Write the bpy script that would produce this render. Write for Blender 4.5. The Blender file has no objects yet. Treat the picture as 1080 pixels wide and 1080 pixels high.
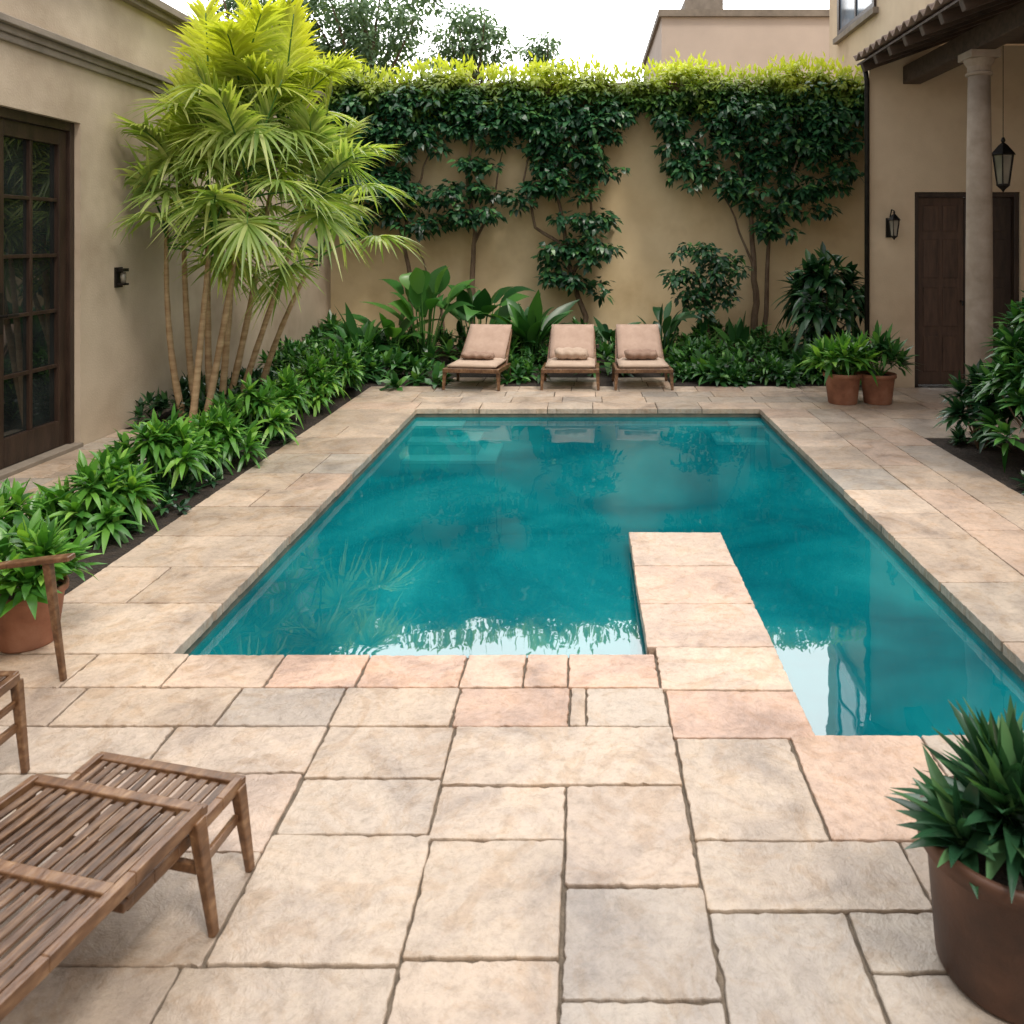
import bpy, bmesh, math, random
import numpy as np
from mathutils import Vector, Matrix
random.seed(7); rng=np.random.default_rng(7)
R=math.radians
S=bpy.context.scene; C=S.collection
F=850.;H=1.8;CX=617.;CY=254.
def at(px,py,Y): return Vector(((px-CX)*Y/F, Y, H-(py-CY)*Y/F))
# ------------------------------------------------------------ materials
def newmat(name):
    m=bpy.data.materials.new(name); m.use_nodes=True
    nt=m.node_tree; b=nt.nodes['Principled BSDF']; return m,nt,b
def N(nt,t,**k):
    n=nt.nodes.new(t)
    for a,v in k.items(): setattr(n,a,v)
    return n
def ramp(nt,stops):
    r=N(nt,'ShaderNodeValToRGB'); e=r.color_ramp.elements
    while len(e)<len(stops): e.new(.5)
    for i,(p,c) in enumerate(stops):
        e[i].position=p; e[i].color=(*c,1)
    return r
def noise(nt,scale,detail=4,rough=.6,vec=None,dist=0):
    n=N(nt,'ShaderNodeTexNoise'); n.inputs['Scale'].default_value=scale; n.inputs['Detail'].default_value=detail
    n.inputs['Roughness'].default_value=rough; n.inputs['Distortion'].default_value=dist
    if vec is not None: nt.links.new(vec,n.inputs['Vector'])
    return n
def mixc(nt,a,b,fac,mode='MIX'):
    m=N(nt,'ShaderNodeMix',data_type='RGBA',blend_type=mode)
    for sock,v in ((m.inputs[0],fac),(m.inputs[6],a),(m.inputs[7],b)):
        if hasattr(v,'is_output'): nt.links.new(v,sock)
        elif isinstance(v,(int,float)): sock.default_value=v
        else: sock.default_value=(*v,1)
    return m.outputs[2]
def surf(name,stops,scale=5,rough=.7,bump=.2,bscale=60,bdist=.01,stretch=None,stain=None,metal=0,detail=4):
    m,nt,b=newmat(name)
    tc=N(nt,'ShaderNodeTexCoord'); vec=tc.outputs['Object']
    if stretch:
        mp=N(nt,'ShaderNodeMapping'); mp.inputs['Scale'].default_value=stretch
        nt.links.new(vec,mp.inputs[0]); sv=mp.outputs[0]
    else: sv=vec
    n=noise(nt,scale,detail,.6,sv); r=ramp(nt,stops); nt.links.new(n.outputs[0],r.inputs[0])
    col=r.outputs[0]
    if stain:
        n2=noise(nt,stain[0],4,.65,vec); r2=ramp(nt,[(stain[1],stain[3]),(stain[2],(1,1,1))]); nt.links.new(n2.outputs[0],r2.inputs[0])
        col=mixc(nt,col,r2.outputs[0],1.0,'MULTIPLY')
    nt.links.new(col,b.inputs['Base Color'])
    b.inputs['Roughness'].default_value=rough; b.inputs['Metallic'].default_value=metal
    if bump:
        n3=noise(nt,bscale,2,.6,sv); bp=N(nt,'ShaderNodeBump'); bp.inputs['Strength'].default_value=bump; bp.inputs['Distance'].default_value=bdist
        nt.links.new(n3.outputs[0],bp.inputs['Height']); nt.links.new(bp.outputs[0],b.inputs['Normal'])
    return m
def stone_mat(name,mult=1.0):
    m,nt,b=newmat(name)
    at_=N(nt,'ShaderNodeAttribute',attribute_name='tint'); tc=N(nt,'ShaderNodeTexCoord'); v=tc.outputs['Object']
    n1=noise(nt,2.6,6,.66,v,.8); r1=ramp(nt,[(.28,(.56,.55,.56)),(.42,(.84,.83,.83)),(.56,(1.03,1.02,1.0)),(.74,(1.2,1.16,1.11))]); nt.links.new(n1.outputs[0],r1.inputs[0])
    c=mixc(nt,at_.outputs['Color'],r1.outputs[0],1.0,'MULTIPLY')
    n2=noise(nt,30,4,.8,v,.3); r2=ramp(nt,[(.3,(.76,.75,.73)),(.52,(1,1,1)),(.75,(1.08,1.07,1.06))]); nt.links.new(n2.outputs[0],r2.inputs[0])
    c=mixc(nt,c,r2.outputs[0],1.0,'MULTIPLY')
    n4=noise(nt,4.2,5,.65,v,2.2); r4=ramp(nt,[(.50,(1,1,1)),(.60,(.86,.77,.66)),(.78,(.68,.58,.49))]); nt.links.new(n4.outputs[0],r4.inputs[0])
    c=mixc(nt,c,r4.outputs[0],.62,'MULTIPLY')
    nt.links.new(c,b.inputs['Base Color'])
    rr=N(nt,'ShaderNodeMapRange'); rr.inputs[3].default_value=.25; rr.inputs[4].default_value=.55; nt.links.new(n1.outputs[0],rr.inputs[0]); nt.links.new(rr.outputs[0],b.inputs['Roughness'])
    n3=noise(nt,13,5,.74,v,.4); bp=N(nt,'ShaderNodeBump'); bp.inputs['Strength'].default_value=.75; bp.inputs['Distance'].default_value=.012
    nt.links.new(n3.outputs[0],bp.inputs['Height']); nt.links.new(bp.outputs[0],b.inputs['Normal'])
    return m
def leaf_mat(name,stops,rough=.42,trans=.3,tcol=None,zgrad=None):
    m,nt,b=newmat(name)
    g=N(nt,'ShaderNodeNewGeometry'); r=ramp(nt,stops); nt.links.new(g.outputs['Random Per Island'],r.inputs[0]); col=r.outputs[0]
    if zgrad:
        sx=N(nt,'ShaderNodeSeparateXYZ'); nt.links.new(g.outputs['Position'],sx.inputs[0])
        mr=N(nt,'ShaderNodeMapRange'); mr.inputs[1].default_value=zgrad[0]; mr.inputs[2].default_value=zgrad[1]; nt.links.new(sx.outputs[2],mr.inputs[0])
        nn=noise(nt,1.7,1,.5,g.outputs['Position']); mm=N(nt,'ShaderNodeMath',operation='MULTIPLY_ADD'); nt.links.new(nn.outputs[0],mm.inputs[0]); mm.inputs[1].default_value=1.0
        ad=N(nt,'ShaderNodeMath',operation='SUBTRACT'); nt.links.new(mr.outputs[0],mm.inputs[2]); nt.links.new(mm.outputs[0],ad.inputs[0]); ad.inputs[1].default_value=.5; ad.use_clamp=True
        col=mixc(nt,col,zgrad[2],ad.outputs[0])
    nt.links.new(col,b.inputs['Base Color']); b.inputs['Roughness'].default_value=rough
    if trans>0:
        tr=N(nt,'ShaderNodeBsdfTranslucent'); tc2=mixc(nt,col,(1.5,1.6,.6),1.0,'MULTIPLY'); nt.links.new(tc2,tr.inputs[0])
        mx=N(nt,'ShaderNodeMixShader'); mx.inputs[0].default_value=trans
        nt.links.new(b.outputs[0],mx.inputs[1]); nt.links.new(tr.outputs[0],mx.inputs[2]); nt.links.new(mx.outputs[0],nt.nodes['Material Output'].inputs[0])
    return m
STONE=stone_mat('sandstone')
MORTAR=surf('mortar',[(.3,(.075,.058,.042)),(.7,(.17,.135,.10))],20,.95,.6,90)
SOIL=surf('soil',[(.3,(.012,.008,.006)),(.7,(.04,.027,.018))],14,.95,.9,40,.03)
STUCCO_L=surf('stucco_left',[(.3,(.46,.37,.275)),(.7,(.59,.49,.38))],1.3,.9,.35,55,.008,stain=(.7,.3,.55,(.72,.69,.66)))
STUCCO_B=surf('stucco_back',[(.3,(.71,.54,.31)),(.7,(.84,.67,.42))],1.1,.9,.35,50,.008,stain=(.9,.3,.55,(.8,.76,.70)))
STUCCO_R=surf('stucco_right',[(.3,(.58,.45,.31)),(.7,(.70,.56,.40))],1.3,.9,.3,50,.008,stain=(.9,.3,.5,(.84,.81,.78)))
STUCCO_F=surf('stucco_far',[(.3,(.50,.41,.35)),(.7,(.58,.48,.41))],.8,.9,.2,30,.01)
TRIM=surf('trim_stone',[(.3,(.18,.15,.12)),(.7,(.28,.235,.19))],4,.85,.2,50)
COLM=surf('column_stone',[(.3,(.29,.23,.175)),(.7,(.41,.335,.27))],6,.8,.3,50,.006,stain=(2,.3,.6,(.8,.77,.74)))
DWOOD=surf('dark_wood',[(.3,(.018,.010,.007)),(.7,(.050,.029,.020))],3,.42,.2,30,stretch=(6,6,1))
RWOOD=surf('rafter_wood',[(.3,(.04,.026,.018)),(.7,(.09,.058,.04))],3,.7,.2,30,stretch=(1,6,6))
TEAK=surf('teak',[(.25,(.040,.020,.011)),(.5,(.13,.068,.036)),(.75,(.30,.185,.105))],4,.32,.35,12,.003,stretch=(16,1.8,16),stain=(9,.35,.6,(.55,.5,.46)))
TEAK2=surf('teak_frame',[(.25,(.08,.039,.020)),(.5,(.18,.093,.047)),(.75,(.34,.21,.115))],4,.30,.3,12,.003,stretch=(9,3,9),stain=(7,.35,.6,(.6,.55,.5)))
FABRIC=surf('taupe_fabric',[(.3,(.42,.29,.225)),(.7,(.51,.365,.29))],9,.95,.4,180,.004)
FABRIC2=surf('brown_towel',[(.3,(.28,.18,.135)),(.7,(.38,.255,.195))],12,.97,.5,200,.006)
CREAM=surf('cream_fabric',[(.3,(.46,.34,.26)),(.7,(.55,.42,.33))],9,.95,.4,180,.004)
TERRA=surf('terracotta',[(.28,(.20,.085,.050)),(.5,(.33,.145,.085)),(.75,(.42,.22,.145))],5,.8,.3,60,.004,stain=(3,.3,.55,(.7,.66,.62)))
TERRAD=surf('terracotta_dark',[(.28,(.05,.025,.017)),(.5,(.105,.050,.031)),(.75,(.20,.105,.07))],5,.55,.3,60,.004,stain=(2.2,.35,.6,(.55,.5,.48)))
IRON=surf('black_iron',[(.3,(.012,.011,.010)),(.7,(.03,.027,.024))],10,.45,.1,60,metal=.6)
ROOFT=surf('roof_tile',[(.3,(.12,.08,.06)),(.7,(.27,.19,.145))],6,.85,.4,40)
BARK=surf('bark',[(.3,(.10,.062,.038)),(.7,(.24,.17,.11))],5,.9,.7,20,.02,stretch=(3,3,1))
PBARK=surf('palm_stem',[(.3,(.33,.21,.11)),(.7,(.60,.44,.27))],4,.8,.5,12,.01,stretch=(1,1,5))
PLASTER=surf('pool_plaster',[(.3,(.04,.32,.36)),(.7,(.08,.42,.45))],3,.7,.1,30)
STEPM=surf('pool_step_plaster',[(.3,(.30,.62,.60)),(.7,(.45,.72,.68))],5,.7,.1,30)
TILEB=surf('pool_edge_stone',[(.3,(.07,.085,.065)),(.7,(.16,.155,.115))],8,.6,.3,60)
def glassy(name,c,rough,spec=.5):
    m,nt,b=newmat(name); b.inputs['Base Color'].default_value=(*c,1); b.inputs['Roughness'].default_value=rough; b.inputs['IOR'].default_value=1.7
    tc=N(nt,'ShaderNodeTexCoord'); n=noise(nt,2.5,3,.5,tc.outputs['Object']); r=ramp(nt,[(.35,c),(.7,tuple(min(1,x*2.6) for x in c))]); nt.links.new(n.outputs[0],r.inputs[0]); nt.links.new(r.outputs[0],b.inputs['Base Color'])
    return m
DGLASS=glassy('dark_glass',(.008,.010,.010),.02)
SKYGLASS=glassy('blue_glass',(.10,.13,.17),.08)
LGLASS=glassy('lamp_glass',(.12,.11,.09),.15)
L_BED=leaf_mat('bed_leaf',[(0,(.028,.11,.02)),(.45,(.07,.22,.035)),(.8,(.15,.36,.055)),(1,(.28,.50,.09))],.33,.28)
L_PALM=leaf_mat('palm_leaf',[(0,(.15,.25,.06)),(.5,(.30,.41,.12)),(1,(.54,.58,.27))],.38,.40,zgrad=(2.7,4.4,(.62,.62,.05)))  # new-growth yellow by height, also putting top light into the frond colour
L_WALL=leaf_mat('climber_leaf',[(0,(.008,.044,.020)),(.5,(.018,.082,.034)),(.85,(.042,.145,.048)),(1,(.10,.23,.06))],.36,.14)
L_TOP=leaf_mat('hedge_leaf',[(0,(.014,.065,.022)),(.6,(.04,.13,.033)),(1,(.12,.25,.04))],.45,.32,zgrad=(4.22,4.78,(.62,.66,.07)))  # yellow towards the top puts sunlight into the hedge colour
L_DARK=leaf_mat('dark_leaf',[(0,(.008,.038,.016)),(.6,(.020,.078,.028)),(1,(.06,.16,.05))],.28,.12)
L_BAN=leaf_mat('broad_leaf',[(0,(.03,.12,.025)),(.6,(.07,.21,.045)),(1,(.15,.33,.07))],.33,.3)
L_GRD=leaf_mat('cover_leaf',[(0,(.012,.062,.016)),(.5,(.032,.125,.028)),(.85,(.08,.23,.045)),(1,(.15,.33,.07))],.36,.18)
L_POT=leaf_mat('pot_leaf',[(0,(.014,.055,.028)),(.6,(.035,.11,.05)),(1,(.12,.25,.11))],.27,.15)
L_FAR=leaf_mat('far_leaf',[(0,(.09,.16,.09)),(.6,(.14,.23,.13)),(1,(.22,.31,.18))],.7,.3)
def water_mat():
    m,nt,b=newmat('pool_water'); nt.nodes.remove(b)
    tc=N(nt,'ShaderNodeTexCoord'); v=tc.outputs['Object']
    n1=noise(nt,1.5,2,.45,v,.4); n2=noise(nt,7,2,.5,v,.3)
    ad=N(nt,'ShaderNodeMath',operation='MULTIPLY_ADD'); nt.links.new(n2.outputs[0],ad.inputs[0]); ad.inputs[1].default_value=.06; nt.links.new(n1.outputs[0],ad.inputs[2])
    bp=N(nt,'ShaderNodeBump'); bp.inputs['Strength'].default_value=.5; bp.inputs['Distance'].default_value=.007; nt.links.new(ad.outputs[0],bp.inputs['Height'])
    tr=N(nt,'ShaderNodeBsdfTransparent'); tr.inputs[0].default_value=(.46,.92,.94,1)
    df=N(nt,'ShaderNodeBsdfDiffuse')
    n5=noise(nt,.7,5,.62,v,.9); r5=ramp(nt,[(.36,(.001,.12,.155)),(.52,(.002,.205,.24)),(.70,(.012,.31,.335))]); nt.links.new(n5.outputs[0],r5.inputs[0]); nt.links.new(r5.outputs[0],df.inputs[0])
    m1=N(nt,'ShaderNodeMixShader'); m1.inputs[0].default_value=.55; nt.links.new(tr.outputs[0],m1.inputs[1]); nt.links.new(df.outputs[0],m1.inputs[2])
    gl=N(nt,'ShaderNodeBsdfGlossy'); gl.inputs['Roughness'].default_value=.012; nt.links.new(bp.outputs[0],gl.inputs['Normal'])
    fr=N(nt,'ShaderNodeFresnel'); fr.inputs[0].default_value=1.33; nt.links.new(bp.outputs[0],fr.inputs['Normal'])
    fm=N(nt,'ShaderNodeMath',operation='MULTIPLY_ADD'); nt.links.new(fr.outputs[0],fm.inputs[0]); fm.inputs[1].default_value=.35; fm.inputs[2].default_value=.155; fm.use_clamp=True
    m2=N(nt,'ShaderNodeMixShader'); nt.links.new(fm.outputs[0],m2.inputs[0]); nt.links.new(m1.outputs[0],m2.inputs[1]); nt.links.new(gl.outputs[0],m2.inputs[2])
    nt.links.new(m2.outputs[0],nt.nodes['Material Output'].inputs[0]); return m
WATER=water_mat()
# ------------------------------------------------------------ object helpers
WL={}
def link(name,me,mat,parent=None,smooth=False,bevel=0,bseg=2):
    o=bpy.data.objects.new(name,me); C.objects.link(o)
    if mat: me.materials.append(mat)
    if parent is not None:
        o.parent=parent; w=WL.get(parent.name,Vector((0,0,0))); WL[o.name]=w
        if w.length>0: me.transform(Matrix.Translation(-w))
    if smooth: me.polygons.foreach_set('use_smooth',[True]*len(me.polygons))
    if bevel:
        b=o.modifiers.new('bevel','BEVEL'); b.width=bevel; b.segments=bseg; b.limit_method='ANGLE'; b.angle_limit=R(40)
    return o
def thing(name,label,cat,loc=(0,0,0),group=None,rotz=0,local=False):
    o=bpy.data.objects.new(name,None); C.objects.link(o); o.location=loc; o.rotation_euler=(0,0,rotz); o.empty_display_size=.1
    o['label']=label; o['category']=cat
    if group: o['group']=group
    WL[o.name]=Vector((0,0,0)) if local else Vector(loc)
    return o
def tag(o,label,cat,group=None,kind=None):
    o['label']=label; o['category']=cat
    if group:o['group']=group
    if kind:o['kind']=kind
    return o
def struct(o): o['kind']='structure'; return o
class MB:
    def __init__(s): s.v=[]; s.f=[]
    def add(s,vs,fs):
        n=len(s.v); s.v+= [tuple(x) for x in vs]; s.f+=[tuple(i+n for i in f) for f in fs]
    def box(s,x0,x1,y0,y1,z0,z1):
        s.add([(x0,y0,z0),(x1,y0,z0),(x1,y1,z0),(x0,y1,z0),(x0,y0,z1),(x1,y0,z1),(x1,y1,z1),(x0,y1,z1)],
              [(0,3,2,1),(4,5,6,7),(0,1,5,4),(1,2,6,5),(2,3,7,6),(3,0,4,7)])
        return s
    def bar(s,a,b,w,h,up=(0,0,1),w2=None,h2=None):
        a=Vector(a);b=Vector(b);d=(b-a).normalized(); u=Vector(up)
        if abs(d.dot(u))>.98: u=Vector((0,1,0))
        x=d.cross(u).normalized(); z=x.cross(d).normalized(); w2=w2 or w; h2=h2 or h
        vs=[]
        for p,ww,hh in ((a,w,h),(b,w2,h2)):
            for i,j in ((-1,-1),(1,-1),(1,1),(-1,1)): vs.append(p+x*i*ww/2+z*j*hh/2)
        s.add(vs,[(0,1,2,3),(7,6,5,4),(0,4,5,1),(1,5,6,2),(2,6,7,3),(3,7,4,0)]); return s
    def tube(s,pts,rad,seg=8,cap=True):
        pts=[Vector(p) for p in pts]; n=len(pts)
        if not hasattr(rad,'__len__'): rad=[rad]*n
        vs=[]; ref=Vector((.3,.9,.1)).normalized()
        for i,p in enumerate(pts):
            d=(pts[min(i+1,n-1)]-pts[max(i-1,0)]).normalized(); x=d.cross(ref)
            if x.length<.1: x=d.cross(Vector((1,0,0)))
            x.normalize(); y=d.cross(x)
            for k in range(seg):
                a=2*math.pi*k/seg; vs.append(p+(x*math.cos(a)+y*math.sin(a))*rad[i])
        fs=[]
        for i in range(n-1):
            for k in range(seg):
                k2=(k+1)%seg; fs.append((i*seg+k,i*seg+k2,(i+1)*seg+k2,(i+1)*seg+k))
        if cap: fs.append(tuple(range(seg))[::-1]); fs.append(tuple((n-1)*seg+k for k in range(seg)))
        s.add(vs,fs); return s
    def lathe(s,prof,c=(0,0,0),seg=32,close=True):
        vs=[];n=len(prof)
        for r,z in prof:
            for k in range(seg):
                a=2*math.pi*k/seg; vs.append((c[0]+r*math.cos(a),c[1]+r*math.sin(a),c[2]+z))
        fs=[]
        for i in range(n-1):
            for k in range(seg):
                k2=(k+1)%seg; fs.append((i*seg+k,i*seg+k2,(i+1)*seg+k2,(i+1)*seg+k))
        if close: fs.append(tuple(range(seg))[::-1]); fs.append(tuple((n-1)*seg+k for k in range(seg)))
        s.add(vs,fs); return s
    def build(s,name,mat,parent=None,smooth=False,bevel=0,bseg=2):
        me=bpy.data.meshes.new(name); me.from_pydata(s.v,[],s.f); me.update()
        return link(name,me,mat,parent,smooth,bevel,bseg)
def nrm(a): return a/np.maximum(np.linalg.norm(a,axis=-1,keepdims=True),1e-6)
class LB:
    def __init__(s): s.v=[]; s.f=[]; s.n=0
    def add(s,P,D,Nn,L,W,prof=(.25,1,.75,.03),droop=0.,fold=.2,mid=False):
        P=np.asarray(P,float);n=len(P); D=nrm(np.asarray(D,float)); Nn=np.asarray(Nn,float)
        L=np.broadcast_to(np.asarray(L,float),(n,)); W=np.broadcast_to(np.asarray(W,float),(n,)); dr=np.broadcast_to(np.asarray(droop,float),(n,))
        Sd=nrm(np.cross(D,Nn)); N2=np.cross(Sd,D); k=len(prof); t=np.linspace(0,1,k)
        cen=P[:,None,:]+D[:,None,:]*(L[:,None]*t)[:,:,None]
        cen[:,:,2]-=(dr*L)[:,None]*t**2
        hw=(W[:,None]/2)*np.asarray(prof)[None,:]
        le=cen+Sd[:,None,:]*hw[:,:,None]+N2[:,None,:]*(hw*fold)[:,:,None]
        ri=cen-Sd[:,None,:]*hw[:,:,None]+N2[:,None,:]*(hw*fold)[:,:,None]
        if mid: vs=np.stack([le,cen,ri],2); m=3
        else: vs=np.stack([le,ri],2); m=2
        vs=vs.reshape(-1,3); base=(np.arange(n)*k*m)[:,None]; fs=[]
        for i in range(k-1):
            for j in range(m-1):
                fs.append(base+np.array([[i*m+j,i*m+j+1,(i+1)*m+j+1,(i+1)*m+j]]))
        fs=np.concatenate(fs,0)+s.n; s.v.append(vs); s.f.append(fs); s.n+=len(vs)
    def build(s,name,mat,parent=None,clampx=None,clampy=None,smooth=True):
        v=np.concatenate(s.v); f=np.concatenate(s.f)
        if clampx is not None: v[:,0]=np.maximum(v[:,0],clampx)
        if clampy is not None: v[:,1]=np.minimum(v[:,1],clampy)
        me=bpy.data.meshes.new(name); me.from_pydata(v.tolist(),[],f.tolist()); me.update()
        return link(name,me,mat,parent,smooth)
def rv(n): return rng.normal(size=(n,3))
def crown(lb,c,rad,n_sub,q,rs,L,W,droop=.25,flat=.55):
    c=np.array(c);rad=np.array(rad)
    d=nrm(rv(n_sub))*(rng.random((n_sub,1))**.45)*rad; sub=c+d
    out=nrm(rv(n_sub*q)); rr=rs*(.45+.55*rng.random((n_sub*q,1)))
    P=np.repeat(sub,q,0)+out*rr*np.array([1,1,flat])
    D=out*np.array([1,1,.35])+np.array([0,-.15,-.35])+rv(n_sub*q)*.35
    Nn=np.array([0,-.35,.9])+out*.35+rv(n_sub*q)*.3
    k=n_sub*q; lb.add(P,D,Nn,L*rng.uniform(.7,1.25,k),W*rng.uniform(.7,1.2,k),(.2,1,.7,.03),droop)
def bush(lb,c,rx,h,shoots,per,L,W,droop=.35,prof=(.3,.9,1,.7,.03),mid=True,stems=None,elev=(5,75),lean=.7,base=.1,fold=.3):
    c=np.array(c,float); u=rng.random(shoots); az=rng.random(shoots)*2*math.pi; r=rx*np.sqrt(u)
    if shoots>2: r[0]=0
    z=h*(1-.55*(r/max(rx,1e-4))**2)*rng.uniform(.78,1.05,shoots)
    tip=c+np.stack([r*np.cos(az),r*np.sin(az),z],1)
    if stems is not None:
        for p in tip[:14]: stems.tube([Vector(c)+Vector(((p[0]-c[0])*.15,(p[1]-c[1])*.15,0)),Vector(c).lerp(Vector(p),.5)+Vector((0,0,-.02*h)),Vector(p)],[.010*max(h,.4)/.4,.007,.004],5)
    ga=2.39996; idx=np.arange(per); 
    for i in range(shoots):
        a=idx*ga+rng.random()*6; f=idx/per; e=np.radians(elev[1]+(elev[0]-elev[1])*f**.8+rng.normal(size=per)*8)
        D=np.stack([np.cos(e)*np.cos(a),np.cos(e)*np.sin(a),np.sin(e)],1)
        out=np.array([math.cos(az[i]),math.sin(az[i]),.1])*(r[i]/max(rx,1e-4))*lean; D=nrm(D+out)
        P=tip[i]+np.stack([0*f,0*f,-f*L*.35],1)+rv(per)*.006
        P=np.maximum(P,[-99,-99,c[2]+.01])
        Nn=np.array([0,0,1.])+rv(per)*.15+np.stack([-np.cos(a),-np.sin(a),0*a],1)*.5
        lb.add(P,D,Nn,L*rng.uniform(.7,1.15,per),W*rng.uniform(.8,1.15,per),prof,droop*rng.uniform(.5,1.4,per)*(.4+f),fold,mid)
# ------------------------------------------------------------ world, light, camera
w=bpy.data.worlds.new("World"); S.world=w; w.use_nodes=True; nt=w.node_tree
bg=nt.nodes['Background']; sky=nt.nodes.new('ShaderNodeTexSky'); sky.sky_type='NISHITA'; sky.sun_disc=False
SE,SA=R(60),R(142)
sky.sun_elevation=SE; sky.sun_rotation=SA; sky.dust_density=5; sky.air_density=1.0
nt.links.new(sky.outputs[0],bg.inputs[0]); bg.inputs[1].default_value=.06
bg2=nt.nodes.new('ShaderNodeBackground'); bg2.inputs[0].default_value=(1,.985,.96,1)
# overcast brightness: an even white veil that is brightest beyond the garden wall
wtc=nt.nodes.new('ShaderNodeTexCoord'); dp=nt.nodes.new('ShaderNodeVectorMath'); dp.operation='DOT_PRODUCT'
dirv=Vector((.02,math.cos(R(36)),math.sin(R(36)))); dp.inputs[1].default_value=dirv; nt.links.new(wtc.outputs['Generated'],dp.inputs[0])
mr=nt.nodes.new('ShaderNodeMapRange'); mr.interpolation_type='SMOOTHSTEP'; mr.inputs[1].default_value=.62; mr.inputs[2].default_value=.95; mr.inputs[3].default_value=.72; mr.inputs[4].default_value=4.6
nt.links.new(dp.outputs['Value'],mr.inputs[0]); nt.links.new(mr.outputs[0],bg2.inputs[1])
ad=nt.nodes.new('ShaderNodeAddShader'); nt.links.new(bg.outputs[0],ad.inputs[0]); nt.links.new(bg2.outputs[0],ad.inputs[1]); nt.links.new(ad.outputs[0],nt.nodes['World Output'].inputs[0])
sl=bpy.data.lights.new('sun','SUN'); sl.energy=2.0; sl.angle=R(11); sl.color=(1,.94,.84); so=bpy.data.objects.new('sun',sl); C.objects.link(so)
sd=Vector((math.sin(SA)*math.cos(SE),math.cos(SA)*math.cos(SE),math.sin(SE)))
so.rotation_euler=sd.to_track_quat('Z','Y').to_euler(); so.location=(0,0,12)
cd=bpy.data.cameras.new('camera'); cam=bpy.data.objects.new('camera',cd); C.objects.link(cam); S.camera=cam
cam.location=(0,0,H); cam.rotation_euler=(R(90),0,0); cd.lens=F/1080*36; cd.sensor_width=36; cd.shift_x=-(CX-540)/1080; cd.shift_y=-(540-CY)/1080
cd.clip_start=.05; cd.clip_end=1000
cd.dof.use_dof=True; cd.dof.focus_distance=6.0; cd.dof.aperture_fstop=5.0
S.view_settings.view_transform='Standard'; S.view_settings.look='None'; S.view_settings.exposure=0
# ------------------------------------------------------------ ground & paving
YW=14.0
PX0,PX1,PY0,PY1=-1.81,1.88,3.50,8.64; WX0,WX1,WY1=.28,.83,4.97; PYR=2.93
g=MB()
def sheet(m,x0,x1,y0,y1,z): m.add([(x0,y0,z),(x1,y0,z),(x1,y1,z),(x0,y1,z)],[(0,1,2,3)])
gz=-.011
sheet(g,-300,300,-300,PYR,gz); sheet(g,-300,WX1,PYR,PY0,gz); sheet(g,PX1,300,PYR,PY0,gz); sheet(g,-300,PX0,PY0,PY1,gz); sheet(g,PX1,300,PY0,PY1,gz); sheet(g,-300,300,PY1,600,gz)
struct(g.build('ground',MORTAR))
PAL=[((.53,.42,.335),5),((.55,.435,.35),5),((.56,.42,.335),2.5),((.47,.395,.33),4),((.485,.41,.35),2.5),((.59,.475,.385),2.5),((.42,.37,.325),1.8)]
def tint(bias=0):
    c=random.choices([p[0] for p in PAL],[p[1] for p in PAL])[0]; k=random.uniform(.87,1.08)
    return tuple(x*k for x in c)
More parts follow.
